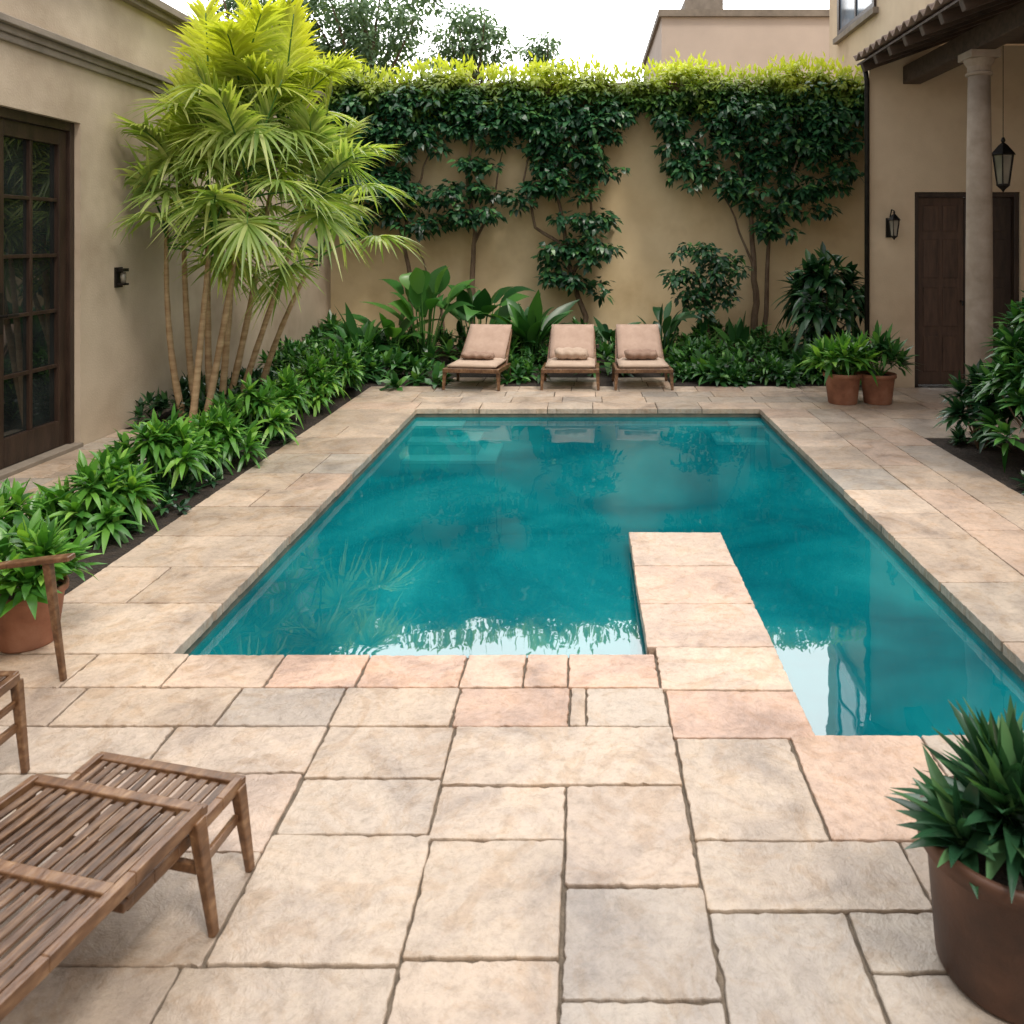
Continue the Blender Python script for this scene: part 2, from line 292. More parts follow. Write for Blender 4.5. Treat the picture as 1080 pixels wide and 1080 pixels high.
class TB:
    def __init__(s): s.v=[];s.f=[];s.c=[]
    def tile(s,x0,x1,y0,y1,col=None,th=.05,j=.0034):
        col=col or tint(); 
        fg=1.0 if y0>3.2 else (.88 if y0>2.3 else .82); gr=(col[0]+col[1]+col[2])/3; sat=1.0 if y0>2.9 else .90  # nearer slabs greyer; foreground shade is also put into their tint
        fg*=random.uniform(.95,1.04)
        col=tuple((gr+(q-gr)*sat)*fg for q in col); col=(col[0]*.96,col[1]*.965,col[2]*.96)
        n0=len(s.v); dz=random.uniform(-.0015,.0015); tx=random.uniform(-.002,.002); ty=random.uniform(-.002,.002)
        x0+=j+random.uniform(-.001,.0015);x1-=j+random.uniform(-.001,.0015);y0+=j+random.uniform(-.001,.0015);y1-=j+random.uniform(-.001,.0015)
        cs=[(x0,y0),(x1,y0),(x1,y1),(x0,y1)]; cs=[(a+random.uniform(-.0025,.0025),b+random.uniform(-.0025,.0025)) for a,b in cs]
        pts=[]; cr=random.uniform(.003,.008)
        for i in range(4):
            a=Vector(cs[i]);b=Vector(cs[(i+1)%4]); d=(b-a); L=d.length; d/=L; nn=Vector((-d.y,d.x)); k=max(4,int(L/.020)); ph=random.uniform(0,6)
            for q in range(k):
                t=cr/L+(1-2*cr/L)*q/(k-1); amp=.0 if q in(0,k-1) else 1
                wob=(random.gauss(0,.0010)+.0010*math.sin(ph+t*L*13))*amp+min(.006,abs(random.gauss(0,1))**4*.00026)*amp
                pts.append(a+d*(t*L)+nn*wob)
        m=len(pts); cx=(x0+x1)/2;cy=(y0+y1)/2
        def zz(p): return dz+(p.x-cx)*tx+(p.y-cy)*ty
        cc=Vector((cx,cy))
        for off,zo in ((.0,-th),(.0,-.006),(.0010,-.002),(.0035,0)):
            for p in pts:
                dd=(cc-p).normalized(); q=p+dd*off; s.v.append((q.x,q.y,zo+zz(p)))
        for r in range(3):
            for i in range(m):
                i2=(i+1)%m; s.f.append((n0+r*m+i,n0+r*m+i2,n0+(r+1)*m+i2,n0+(r+1)*m+i)); s.c.append(col)
        s.f.append(tuple(n0+3*m+i for i in range(m))); s.c.append(col)
    def rows(s,x0,x1,y0,y1,rh,tw,along='x'):
        if along=='x': a0,a1,b0,b1=y0,y1,x0,x1
        else: a0,a1,b0,b1=x0,x1,y0,y1
        def cut(p,q,lo,hi):
            o=[p]
            while q-o[-1]>hi*1.25:
                st=random.uniform(lo,hi)
                if q-(o[-1]+st)<lo*.7: break
                o.append(o[-1]+st)
            if q-o[-1]>hi*1.3: o.append((o[-1]+q)/2)
            o.append(q); return o
        A=cut(a0,a1,*rh)
        for i in range(len(A)-1):
            B=cut(b0,b1,*tw)
            if len(B)>2 :
                sh=random.uniform(-.12,.12)
                B=[B[0]]+[x+sh for x in B[1:-1]]+[B[-1]]
            for k in range(len(B)-1):
                if along=='x': s.tile(B[k],B[k+1],A[i],A[i+1])
                else: s.tile(A[i],A[i+1],B[k],B[k+1])
    def build(s,name,parent=None):
        me=bpy.data.meshes.new(name); me.from_pydata(s.v,[],s.f); me.update()
        at_=me.color_attributes.new('tint','FLOAT_COLOR','CORNER'); data=[]
        for f,c in zip(s.f,s.c): data+= [c[0],c[1],c[2],1.]*len(f)
        at_.data.foreach_set('color',data)
        return link(name,me,STONE,parent)
t=TB(); PK=(.61,.415,.32); BG_=(.55,.435,.345); GR=(.46,.395,.34); TN=(.55,.435,.345)
T=t.tile
for a,b,c in zip((-2.65,-2.12,-1.72,-1.30,-.93,-.51,-.25,-.07),(-2.12,-1.72,-1.30,-.93,-.51,-.25,-.07,.305),(TN,TN,(.58,.44,.345),PK,PK,(.60,.435,.34),(.59,.41,.315),PK)):
    T(a,b,3.25,3.512,c)
for a,b,c in zip((-2.0,-1.38,-.96,-.50,-.06,0.005),(-1.38,-.96,-.50,-.06,.005,.32),(TN,(.48,.405,.35),TN,(.60,.41,.315),TN,(.50,.42,.355))): T(a,b,2.99,3.25,c)
T(.305,.842,3.23,3.57,(.60,.46,.365)); T(.32,.842,2.918,3.23,(.62,.425,.33))
T(-.95,-.48,2.70,2.99,TN); T(-.48,.325,2.665,2.99,(.57,.45,.355)); T(.325,.74,2.42,2.918,(.56,.445,.35)); T(.74,1.22,2.42,2.942,(.62,.43,.325))
T(-.94,-.475,2.445,2.70,(.52,.42,.34)); T(-.475,-.06,2.425,2.665,BG_); T(-.06,.325,2.247,2.665,(.57,.445,.355))
T(.325,.94,2.165,2.42,(.54,.44,.355)); T(-.95,-.46,2.0,2.445,(.57,.455,.36)); T(-.46,-.06,2.02,2.425,(.56,.445,.35)); T(-.06,.33,1.91,2.247,(.46,.39,.335))
T(.33,.70,1.6,2.165,GR); T(.70,.94,1.98,2.165,(.48,.41,.345)); T(.70,1.12,1.6,1.98,GR); T(-1.0,-.46,1.55,2.0,(.54,.435,.345)); T(-.46,-.06,1.5,2.02,(.54,.425,.335)); T(-.06,.33,1.5,1.91,GR)
t.rows(1.22,3.1,2.42,2.942,(.25,.27),(.35,.6)); t.rows(.94,3.1,1.98,2.42,(.2,.23),(.35,.55)); t.rows(1.12,3.1,-.9,1.98,(.3,.45),(.35,.55))
t.rows(.33,1.12,-.9,1.6,(.3,.45),(.35,.45)); t.rows(-1.0,.33,-.9,1.5,(.3,.45),(.35,.5))
t.rows(-4.42,-2.0,2.99,3.25,(.25,.27),(.4,.6)); t.rows(-4.42,-.95,2.0,2.99,(.28,.4),(.4,.72)); t.rows(-4.42,-1.0,-.9,2.0,(.28,.42),(.4,.7))
t.rows(-4.42,-2.65,3.25,4.05,(.25,.3),(.4,.6))
t.rows(-4.42,-3.62,4.05,7.7,(.35,.5),(.38,.42))
y=3.512
while y<8.62:
    h=random.uniform(.34,.62); y2=min(y+h,8.64) if 8.64-(y+h)>.25 else 8.64
    if random.random()<.6: T(-2.65,PX0+.012,y,y2)
    else: s_=random.uniform(-2.35,-2.1); T(-2.65,s_,y,y2); T(s_,PX0+.012,y,y2)
    y=y2
y=2.942
while y<8.62:
    h=random.uniform(.42,.7); y2=min(y+h,8.64) if 8.64-(y+h)>.3 else 8.64
    T(PX1-.012,2.36,y,y2); y=y2
t.rows(2.36,3.1,2.942,8.64,(.34,.40),(.5,.9),'y')
t.rows(-2.65,3.1,8.628,8.98,(.34,.36),(.45,.75)); t.rows(-2.65,3.1,8.98,9.97,(.3,.34),(.4,.75))
t.rows(3.1,6.2,7.36,9.88,(.36,.5),(.4,.7)); 
for cx in (-1.37,-.18,.71): t.rows(cx-.36,cx+.36,9.97,10.62,(.3,.33),(.36,.37))
struct(t.build('paving'))
b=MB(); zb=-.005
sheet(b,-3.62,-2.65,4.05,7.7,zb); sheet(b,-4.42,-2.65,7.7,9.97,zb); sheet(b,-4.42,5.4,9.97,YW,zb); sheet(b,3.1,4.7,3.0,7.36,zb)
struct(b.build('garden_bed_soil',SOIL))
# ------------------------------------------------------------ pool
D0=-1.35
p=MB()
out=[(PX0,PY0),(WX0,PY0),(WX0,WY1),(WX1,WY1),(WX1,PYR),(PX1,PYR),(PX1,PY1),(PX0,PY1)]
n=len(out); zt=-.16
def ring(z0,z1,m):
    vs=[(x,y,z0) for x,y in out]+[(x,y,z1) for x,y in out]
    m.add(vs,[(i,(i+1)%n,n+(i+1)%n,n+i)[::-1] for i in range(n)])
ring(D0,zt,p); p.add([(x,y,D0) for x,y in out],[tuple(range(n))])
LS=((.52,.24,-.125),(.72,.46,-.24),(.92,.68,-.37)); RS=((.34,.20,-.125),(.52,.38,-.26))
for dx,dy,z in LS: p.box(PX0+.002,PX0+dx,PY1-dy,PY1-.002,D0,z-.03)
for dx,dy,z in RS: p.box(PX1-dx,PX1-.002,PY1-dy,PY1-.002,D0,z-.03)
struct(p.build('pool_basin',PLASTER))
p=MB()
for dx,dy,z in LS: p.box(PX0+.004,PX0+dx+.01,PY1-dy-.01,PY1-.004,z-.028,z)
for dx,dy,z in RS: p.box(PX1-dx-.01,PX1-.004,PY1-dy-.01,PY1-.004,z-.028,z)
struct(p.build('pool_steps',STEPM))
q=MB(); ring(zt,gz,q); struct(q.build('pool_waterline_band',TILEB))
wm=MB()
wm.add([(x,y,-.09) for x,y in out],[tuple(range(n))]); struct(wm.build('water',WATER))
wk=thing('stone_walkway','narrow sandstone walkway jutting out into the turquoise pool','walkway',((WX0+WX1)/2,4.2,0))
m=MB(); m.box(WX0+.003,WX1-.003,PY0,WY1-.003,D0+.01,-.045); m.build('base',TILEB,wk)
tw=TB(); 
for a,b_,c in ((3.57,4.0,(.60,.45,.36)),(4.0,4.47,(.61,.44,.345)),(4.47,4.985,(.58,.445,.355))): tw.tile(WX0-.012,WX1+.012,a,b_,c)
tw.build('paving_slab',wk)
# ------------------------------------------------------------ left house
lh=thing('stucco_house','tan stucco house with dark glazed double door along the left side','house',(-4.42,6,0))
m=MB(); X=-4.42
m.box(X-.35,X,-1.5,5.10,-.3,4.15); m.box(X-.35,X,7.06,YW,-.3,4.15); m.box(X-.35,X,5.10,7.06,2.83,4.15); m.build('wall',STUCCO_L,lh)
m=MB(); m.box(X-.35,3.4,-1.9,-1.502,-.3,5.2); m.build('unseen_shade_wall',STUCCO_L,lh)  # unseen wall added behind the camera to darken the foreground
m=MB(); m.box(X,X+.05,-1.5,YW,3.38,3.44); m.box(X,X+.09,-1.5,YW,3.44,3.50); m.box(X,X+.03,-1.5,YW,3.32,3.38); m.build('moulding',TRIM,lh,bevel=.008)
m=MB(); m.box(X-.4,X+.14,-1.5,YW+.1,4.15,4.23); m.box(X-.4,X+.08,-1.5,YW+.1,4.09,4.152); m.build('cornice',TRIM,lh,bevel=.008)
m=MB(); m.box(X-.3,X+.03,5.10,7.06,-.02,.035); m.build('threshold',TRIM,lh,bevel=.006)
dr=MB(); fx0,fx1=X-.16,X-.08
dr.box(fx0-.02,fx1+.03,5.10,5.16,.035,2.83); dr.box(fx0-.02,fx1+.03,7.0,7.06,.035,2.83); dr.box(fx0-.02,fx1+.03,5.16,7.0,2.75,2.83)
dfr=dr.build('door_frame',DWOOD,lh,bevel=.006)
for (ya,yb) in ((5.195,6.135),(6.141,6.997)):
    l=MB(); st=.10
    l.box(fx0,fx1,ya,ya+st,.04,2.747); l.box(fx0,fx1,yb-st,yb,.04,2.747); l.box(fx0,fx1,ya+st,yb-st,.04,.26); l.box(fx0,fx1,ya+st,yb-st,2.62,2.747)
    ym=(ya+yb)/2; l.box(fx0+.015,fx1-.012,ym-.016,ym+.016,.26,2.62)
    for k in range(1,5):
        z=.26+k*2.36/5
        for aa,bb in ((ya+st,ym-.016),(ym+.016,yb-st)): l.box(fx0+.017,fx1-.014,aa,bb,z-.015,z+.015)
    lo=l.build('door',DWOOD,lh,bevel=.004)
    gl=MB(); gl.box(fx0+.03,fx0+.038,ya+st,yb-st,.26,2.62); gl.build('glass',DGLASS,lo)
    hb=MB(); yy=6.135-.05 if ya<6 else 6.141+.05
    hb.tube([(fx1+.0,yy,1.22),(fx1+.06,yy,1.22),(fx1+.06,yy+(.12 if ya>6 else -.12),1.22)],.012,8); hb.box(fx1,fx1+.010,yy-.025,yy+.025,1.08,1.40); hb.build('handle',IRON,lo)
m=MB(); m.box(X-1.6,X-1.55,4.5,7.6,-.2,3.2); m.build('interior_wall',DWOOD,lh)
# ------------------------------------------------------------ back wall
bw=MB(); bw.box(-4.77,5.2,YW,YW+.3,-.3,4.42); o=bw.build('garden_wall',STUCCO_B); tag(o,'tall ochre stucco garden wall behind the loungers, hung with climbers','wall')
# ------------------------------------------------------------ right house
rh=thing('stucco_house','beige two storey house with tiled veranda roof along the right side','house',(6,8,0))
m=MB(); 
def prism(mb,fp,z0,z1):
    n=len(fp); mb.add([(x,y,z0) for x,y in fp]+[(x,y,z1) for x,y in fp],[tuple(range(n))[::-1],tuple(range(n,2*n))]+[(i,(i+1)%n,n+(i+1)%n,n+i) for i in range(n)])
prism(m,[(3.49,9.9),(4.05,9.9),(5.35,13.99),(4.935,13.99)],-.3,4.2)
m.box(4.05,5.35,9.9,10.3,2.40,4.2); m.box(5.35,6.6,9.9,10.3,-.3,4.2); m.box(6.2,6.6,3.0,9.898,-.3,4.2); m.build('wall',STUCCO_R,rh)
m=MB(); m.box(4.7,9,4.4,15.5,4.45,9.5); m.build('upper_wall',STUCCO_R,rh)
pitch=.196; ncol=28; prs=8; vs=[];fs=[]; steps=5; ny=ncol*prs
def rz(x): return 3.99+(x-3.30)*.36
xs=[]
for i in range(steps): xs+= [(3.30+i*.28,0.),(3.30+(i+1)*.28+.0,.018)]
for xi,(x,lift) in enumerate(xs):
    for j in range(ny+1):
        yv=4.42+j*pitch/prs; ph=(j%prs)/prs*2*math.pi
        vs.append((x,yv,rz(x)+.03-lift+.035*math.cos(ph)))
for i in range(len(xs)-1):
    for j in range(ny):
        a=i*(ny+1)+j; fs.append((a,a+1,a+ny+2,a+ny+1))
m=MB(); m.add(vs,fs); ro=m.build('roof',ROOFT,rh,smooth=True); sm=ro.modifiers.new('solid','SOLIDIFY'); sm.thickness=.02
m=MB(); m.add([(3.34,4.42,rz(3.34)-.06),(4.7,4.42,rz(4.7)-.06),(4.7,9.898,rz(4.7)-.06),(3.34,9.898,rz(3.34)-.06),(3.34,4.42,rz(3.34)-.035),(4.7,4.42,rz(4.7)-.035),(4.7,9.898,rz(4.7)-.035),(3.34,9.898,rz(3.34)-.035)],
 [(0,3,2,1),(4,5,6,7),(0,1,5,4),(1,2,6,5),(2,3,7,6),(3,0,4,7)]); m.build('roof_boards',RWOOD,ro)
m=MB(); m.box(4.7,6.2,4.42,9.898,4.22,4.28); m.build('ceiling',RWOOD,rh)
for k in range(13):
    yv=4.6+k*.43; m=MB(); m.bar((3.36,yv,rz(3.36)-.115),(4.69,yv,rz(4.69)-.115),.08,.11); m.build('rafter',RWOOD,ro,bevel=.006)
m=MB(); m.box(3.90,4.12,4.42,9.895,3.722,3.94); m.build('beam',RWOOD,rh,bevel=.01)
DBR=surf('door_brown',[(.3,(.05,.026,.016)),(.7,(.11,.06,.038))],3,.5,.2,30,stretch=(6,6,1))
dm=MB(); dm.box(4.05,4.11,9.93,10.05,0,2.40); dm.box(5.29,5.35,9.93,10.05,0,2.40); dm.box(4.11,5.29,9.93,10.05,2.34,2.40); dm.build('door_frame',DWOOD,rh,bevel=.006)
for xa,xb in ((4.113,4.698),(4.702,5.287)):
    l=MB(); l.box(xa,xb,10.0,10.05,.02,2.338)
    for (z0,z1) in ((.18,.62),(.74,1.22),(1.34,1.82),(1.92,2.24)):
        for u0,u1 in ((xa+.08,(xa+xb)/2-.03),((xa+xb)/2+.03,xb-.08)):
            l.box(u0,u1,9.985,10.002,z0,z1)
    lo=l.build('door',DBR if xa<4.2 else DWOOD,rh,bevel=.006)
    hb=MB(); xx=4.66 if xa<4.2 else 4.74; hb.tube([(xx,9.999,1.05),(xx,9.95,1.05),(xx,9.94,1.0)],.012,8); hb.build('handle',IRON,lo)
wn=MB(); wx=4.7
wn.box(wx-.04,wx,13.0,13.1,5.55,8); wn.box(wx-.04,wx,14.8,14.9,5.55,8); wn.box(wx-.04,wx,13.1,14.8,5.55,5.66); wn.box(wx-.035,wx,13.9,13.96,5.66,8); wn.box(wx-.035,wx,13.1,13.9,6.4,6.45); wn.box(wx-.035,wx,13.96,14.8,6.4,6.45)
wo=wn.build('window',DWOOD,rh); wn=MB(); wn.box(wx-.015,wx-.004,13.1,14.8,5.66,8); wn.build('glass',SKYGLASS,wo)
m=MB(); m.box(wx-.09,wx,12.9,15.0,5.45,5.548); m.build('window_sill',TRIM,rh)
def column(y,label):
    c=thing('veranda_column',label,'column',(4.01,y,0))
    m=MB(); m.lathe([(.125,.16),(.128,.6),(.126,1.6),(.118,2.6),(.105,3.47)],(4.01,y,0),28); m.build('shaft',COLM,c,smooth=False).data.polygons.foreach_set('use_smooth',[True]*(28*4)+[False]*2)
    m=MB(); m.box(3.83,4.19,y-.18,y+.18,0,.08); m.lathe([(.17,.08),(.18,.10),(.175,.125),(.14,.14),(.14,.16)],(4.01,y,0),28); m.build('base',COLM,c,bevel=.006)
    m=MB(); m.lathe([(.107,3.47),(.128,3.48),(.128,3.505),(.110,3.515),(.112,3.57),(.135,3.60),(.15,3.64)],(4.01,y,0),28); m.box(3.86,4.16,y-.15,y+.15,3.64,3.72); m.build('capital',COLM,c,bevel=.006)
column(8.2,'round stone column holding up the tiled veranda roof at right')
m=MB(); m.tube([(3.45,9.86,.03),(3.45,9.86,3.75),(3.4,9.8,3.92)],.03,10); o=m.build('downpipe',IRON,smooth=True); tag(o,'dark metal downpipe at the corner where ochre wall meets veranda','downpipe')
def lantern_parts(root,c,s):
    c=Vector(c)
    m=MB(); m.lathe([(.001,.58*s),(.10*s,.50*s),(.24*s,.34*s),(.27*s,.30*s),(.25*s,.29*s)],c,6); m.lathe([(.03*s,.56*s),(.05*s,.60*s),(.03*s,.66*s),(.005*s,.68*s)],c,8); m.build('cap',IRON,root)
    m=MB()
    for k in range(6):
        a=2*math.pi*k/6; u=Vector((math.cos(a),math.sin(a),0)); m.bar(c+u*.22*s+Vector((0,0,.29*s)),c+u*.13*s+Vector((0,0,-.34*s)),.022*s,.022*s)
    m.lathe([(.01*s,-.5*s),(.05*s,-.44*s),(.15*s,-.36*s),(.15*s,-.33*s)],c,6); m.build('frame',IRON,root)
    m=MB(); m.lathe([(.115*s,-.325*s),(.20*s,.285*s)],c,6); m.build('glass',LGLASS,root)
c=at(943,240,9.72); lt=thing('wall_lantern','black wall lantern mounted beside the brown veranda door','lamp',c); lantern_parts(lt,c,.30)
m=MB(); m.box(c.x-.035,c.x+.035,9.88,9.9,c.z-.12,c.z+.12); m.tube([(c.x,9.88,c.z+.06),(c.x,9.8,c.z+.22),(c.x,9.72,c.z+.20)],.008,6); m.build('bracket',IRON,lt)
c=at(1058,178,8.6); lt=thing('hanging_lantern','black iron lantern hanging on a chain from the veranda ceiling','lamp',c); lantern_parts(lt,c,.50)
m=MB(); m.tube([(c.x,c.y,c.z+.33),(c.x,c.y,rz(c.x)-.06)],.0035,6); m.build('chain',IRON,lt)
c=Vector((-4.36,7.62,1.45)); lt=thing('wall_light','small dark box light on tan wall beside the glazed door','lamp',c)
m=MB(); m.box(-4.42,-4.40,7.565,7.675,1.36,1.55); m.box(-4.40,-4.335,7.58,7.66,1.51,1.54); m.box(-4.40,-4.335,7.58,7.66,1.38,1.40); m.build('mount',IRON,lt)
m=MB(); m.lathe([(.022,-.05),(.027,.0),(.022,.055)],(-4.365,7.62,1.45),12); m.build('glass',LGLASS,lt,smooth=True)
nb=thing('neighbour_building','pale pinkish flat roofed building rising beyond the hedge','building',(4,20,0))
m=MB(); m.box(1.9,6.4,20,26,0,7.35); m.build('wall',STUCCO_F,nb); m=MB(); m.box(1.82,6.48,19.9,26.1,7.35,7.52); m.build('parapet',TRIM,nb)
m=MB(); m.box(2.6,3.6,21,22,7.52,8.1); m.build('chimney',TRIM,nb)
nb=thing('distant_building','distant tan building with tiled roof above the left wall','building',(-10,24,0))
m=MB(); m.box(-13,-9.0,24,30,0,8.0); m.build('wall',STUCCO_F,nb); m=MB(); m.box(-13.2,-8.7,23.7,30.2,8.0,8.25); m.build('roof',ROOFT,nb)
# ------------------------------------------------------------ far trees
def far_tree(px,py,rpx,rpy,Y,label,subs=60):
    c=at(px,py,Y); s=Y/F; tr=thing('background_tree',label,'tree',(c.x,c.y,0),'trees beyond the garden wall')
    m=MB(); m.tube([(c.x,c.y,-.1),(c.x+.1,c.y,c.z*.5),(c.x,c.y,c.z)],[.25,.18,.07],8)
    for k in range(6):
        a=k*1.05; m.tube([(c.x,c.y,c.z*.62+.15*k),(c.x+math.cos(a)*rpx*s*.6,c.y+math.sin(a)*rpx*s*.5,c.z+rpy*s*.2*(k%3))],[.08,.02],5)
    m.build('trunk',BARK,tr)
    lb=LB(); crown(lb,c,(rpx*s,rpx*s*.7,rpy*s),subs,44,.45,.18,.10); crown(lb,c+Vector((0,0,-rpy*s*.9)),(rpx*s*.9,rpx*s*.7,rpy*s*.7),subs//2,40,.42,.18,.10); lb.build('crown',L_FAR,tr,smooth=False)
far_tree(385,20,88,58,24,'tall greyish green tree beyond hedge, directly right of the palm top',130)
far_tree(500,40,44,36,26,'middle rounded tree beyond the hedge under white sky',46)
far_tree(573,55,18,22,28,'smallest treetop peeking over the hedge near its middle',16)
far_tree(262,5,60,50,27,'hazy treetop showing behind the palm near the left wall',60)
# ------------------------------------------------------------ wall climbers & trees
YC=YW-.38
hd=LB()
for px in range(318,925,9):
    tp=84+6*math.sin(px*.05)+random.uniform(-5,5)
    c=at(px,tp+random.uniform(2,8),YC+.15); crown(hd,c,(.18,.34,.16),5,30,.15,.10,.062)
    c=at(px,103+random.uniform(-6,12)+6*math.sin(px*.09),YC+.05); crown(hd,c,(.19,.26,.26),6,30,.17,.115,.07)
for px in range(320,925,4):
    c=at(px+random.uniform(-3,3),79+6*math.sin(px*.05)+random.uniform(-6,4),YC+.1)
    k=10; P=np.array(c)+rv(k)*[.06,.15,.07]; hd.add(P,np.array([0,0,1.])+rv(k)*.4,rv(k),.15,.05,(.3,1,.6,.03),.1)
hg=thing('hedge_top','clipped yellow green hedge running along the top of ochre wall','hedge',(0,YC,0)); 
m=MB(); m.box(-4.3,4.6,YC+.15,YW-.01,4.25,4.5); m.build('branches',BARK,hg)
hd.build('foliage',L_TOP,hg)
def wtree(name,label,cat,trunks,clumps,mat=L_WALL,Y=YC,group=None,L=.13,W=.085,den=.95,rs=.16,depth=.28):
    p0=at(*trunks[0][0],Y); r=thing(name,label,cat,(p0.x,Y,0),group)
    m=MB()
    for tr in trunks:
        pts=[at(*q,Y+.05) for q in tr[:-1]]; r0=tr[-1]*1.15
        if pts[0].z<.5: pts[0].z=-.02
        P=[]
        for i in range(len(pts)-1):
            for k in range(4):
                f=k/4; P.append(pts[i].lerp(pts[i+1],f)+Vector((random.uniform(-.02,.02),random.uniform(-.02,.02),0)))
        P.append(pts[-1]); nn=len(P)
        m.tube(P,[r0*(1-.65*i/(nn-1)) for i in range(nn)],7)
    m.build('trunk',BARK,r,smooth=True)
    lb=LB()
    for (px,py,rx,ry) in clumps:
        c=at(px,py,Y-.03-random.uniform(0,.12)); sx=rx*Y/F*.92; sz=ry*Y/F*.92; area=sx*sz; ns=max(3,int(area*105*den))
        crown(lb,c,(sx,depth,sz),ns,22,rs,L,W)
    lb.build('crown',mat,r,clampy=YW-.02,smooth=False); return r
wtree('climbing_tree','dark leafy climbing tree at left end of ochre wall, beside the palm','tree',
 [((436,375),(432,290),(424,250),(405,180),.045),((424,250),(440,200),(455,150),.03),((470,372),(462,310),(440,262),.028)],
 [(365,130,38,34),(400,150,38,42),(378,190,34,36),(415,205,38,38),(450,138,32,32),(440,234,26,13),(355,165,22,34),(428,110,40,22),(468,205,20,22),(386,232,26,18)])
wtree('climbing_tree','slender climbing tree with flat crown above the broad leaved plants','tree',
 [((497,368),(499,300),(500,245),(492,190),(500,140),.05),((499,260),(520,215),(530,160),.025)],
 [(485,124,36,24),(520,132,34,28),(502,172,26,16),(492,231,44,14),(510,205,26,15),(540,118,30,20)])
wtree('climbing_tree','climbing tree with tiered crown and drooping clump behind middle lounger','tree',
 [((618,372),(617,335),(603,290),(595,245),(585,190),(570,140),.05),((598,262),(565,240),(553,190),(560,150),.03),((603,290),(622,255),(625,200),(640,140),.028)],
 [(562,138,30,28),(585,165,30,28),(618,150,34,32),(640,125,26,24),(600,120,40,24),(566,194,26,16),(545,212,20,11),(602,195,30,22),(632,180,24,16),(612,230,34,16),(590,268,34,18),(624,262,30,18),(602,290,30,13),(638,228,18,11),(628,302,16,10)])
wtree('climbing_tree','largest dark crowned tree against right end of the ochre wall','tree',
 [((795,372),(797,320),(795,270),(790,215),(775,160),.06),((806,372),(808,320),(812,250),(835,190),(850,140),.042),((797,290),(775,230),(750,180),.022)],
 [(705,120,22,22),(725,150,32,28),(740,180,32,20),(765,135,36,32),(800,165,40,34),(840,150,40,44),(880,140,36,42),(900,110,24,30),(812,212,38,22),(850,207,34,23),(815,240,28,12),(780,195,30,18),(885,190,22,20),(860,110,40,24),(712,182,16,10),(790,120,30,20)])
wtree('small_tree','small round topped tree with thin trunk left of the large wall tree','tree',
 [((748,374),(746,345),(742,318),(735,285),.032),((745,335),(760,305),.018)],
 [(740,268,32,14),(722,293,24,18),(758,290,30,18),(742,310,36,16),(768,275,16,10),(735,328,16,8)],Y=12.9,L=.11,W=.07,den=1.1)
# ------------------------------------------------------------ broad leaved plants
def broad(px,Y,n,L,W,label,mat=L_BAN,name='broad_leaf_plant',el=(25,80),petiole=.4,prof=(.35,.8,1,.95,.7,.35,.04),droop=.45,group=None,rx=.06):
    c=at(px,390,Y); c.z=0; r=thing(name,label,'plant',c,group); lb=LB(); st=MB()
    az=np.arange(n)*2.4+rng.random(n)*.5; e=np.radians(rng.uniform(el[0],el[1],n))
    for i in range(n):
        d=np.array([math.cos(e[i])*math.cos(az[i]),math.cos(e[i])*math.sin(az[i]),math.sin(e[i])]); b=np.array(c)+[math.cos(az[i])*rx,math.sin(az[i])*rx,0]
        pl=petiole*random.uniform(.6,1.2); up=nrm(d*.7+np.array([0,0,.8])); tip=b+up*pl
        st.tube([b,tip],[.014,.008],5)
        lb.add([tip],[d],[[-d[0]*.5+rng.normal()*.25,-d[1]*.5+rng.normal()*.25-.25,1]],L*random.uniform(.75,1.15),W*random.uniform(.8,1.15),prof,droop*random.uniform(.5,1.3),.25,True)
    st.build('stem',mat,r); lb.build('leaves',mat,r,clampy=YW-.03); return r
SP=(.5,.9,1,.9,.6,.3,.03)
broad(380,11.6,30,.85,.15,'arching strap leaved plant at left of the back bed',L_GRD,el=(25,85),petiole=.22,prof=SP)
broad(448,12.0,22,.82,.30,'tall broad leaved plant with upright paddle leaves behind left lounger',petiole=.9,el=(40,84))
broad(505,12.4,20,.80,.28,'dark broad leaved plant just right of the tallest paddle leaves',L_GRD,petiole=.78,el=(25,78))
broad(412,11.9,16,.7,.2,'mid green paddle leaved plant right of the arching strap leaved plant',L_BAN,petiole=.5,el=(20,75))
broad(560,11.9,34,.95,.21,'spiky broad leaved plant between the left and middle loungers',L_GRD,petiole=.4,el=(35,88),prof=SP)
broad(697,12.0,18,.55,.15,'small upright dark plant behind the right lounger',L_DARK,petiole=.55,el=(20,75))
broad(645,12.4,16,.5,.15,'low dark plant under the tiered tree behind the middle lounger',L_DARK,petiole=.3,el=(20,80))
broad(778,12.6,18,.6,.12,'strap leaved plant at the foot of the largest wall tree',L_GRD,petiole=.2,el=(25,85),prof=SP)
c=at(872,392,11.4); c.z=0
r=thing('philodendron','large dark shrub with drooping finger like leaves by the downpipe','plant',c)
lb=LB(); st=MB()
bush(lb,(c.x,c.y,.45),.54,1.02,30,13,.40,.095,.75,stems=st,elev=(-15,70),mid=True); bush(lb,(c.x,c.y,.2),.45,.6,10,12,.34,.075,.75,elev=(-20,60),mid=True)
for k in range(5): st.tube([(c.x,c.y,0),(c.x+.1*math.cos(k*1.3),c.y+.1*math.sin(k*1.3),.5)],[.02,.015],6)
st.build('stem',BARK,r); lb.build('leaves',L_DARK,r,clampy=YW-.03)
lb=LB()
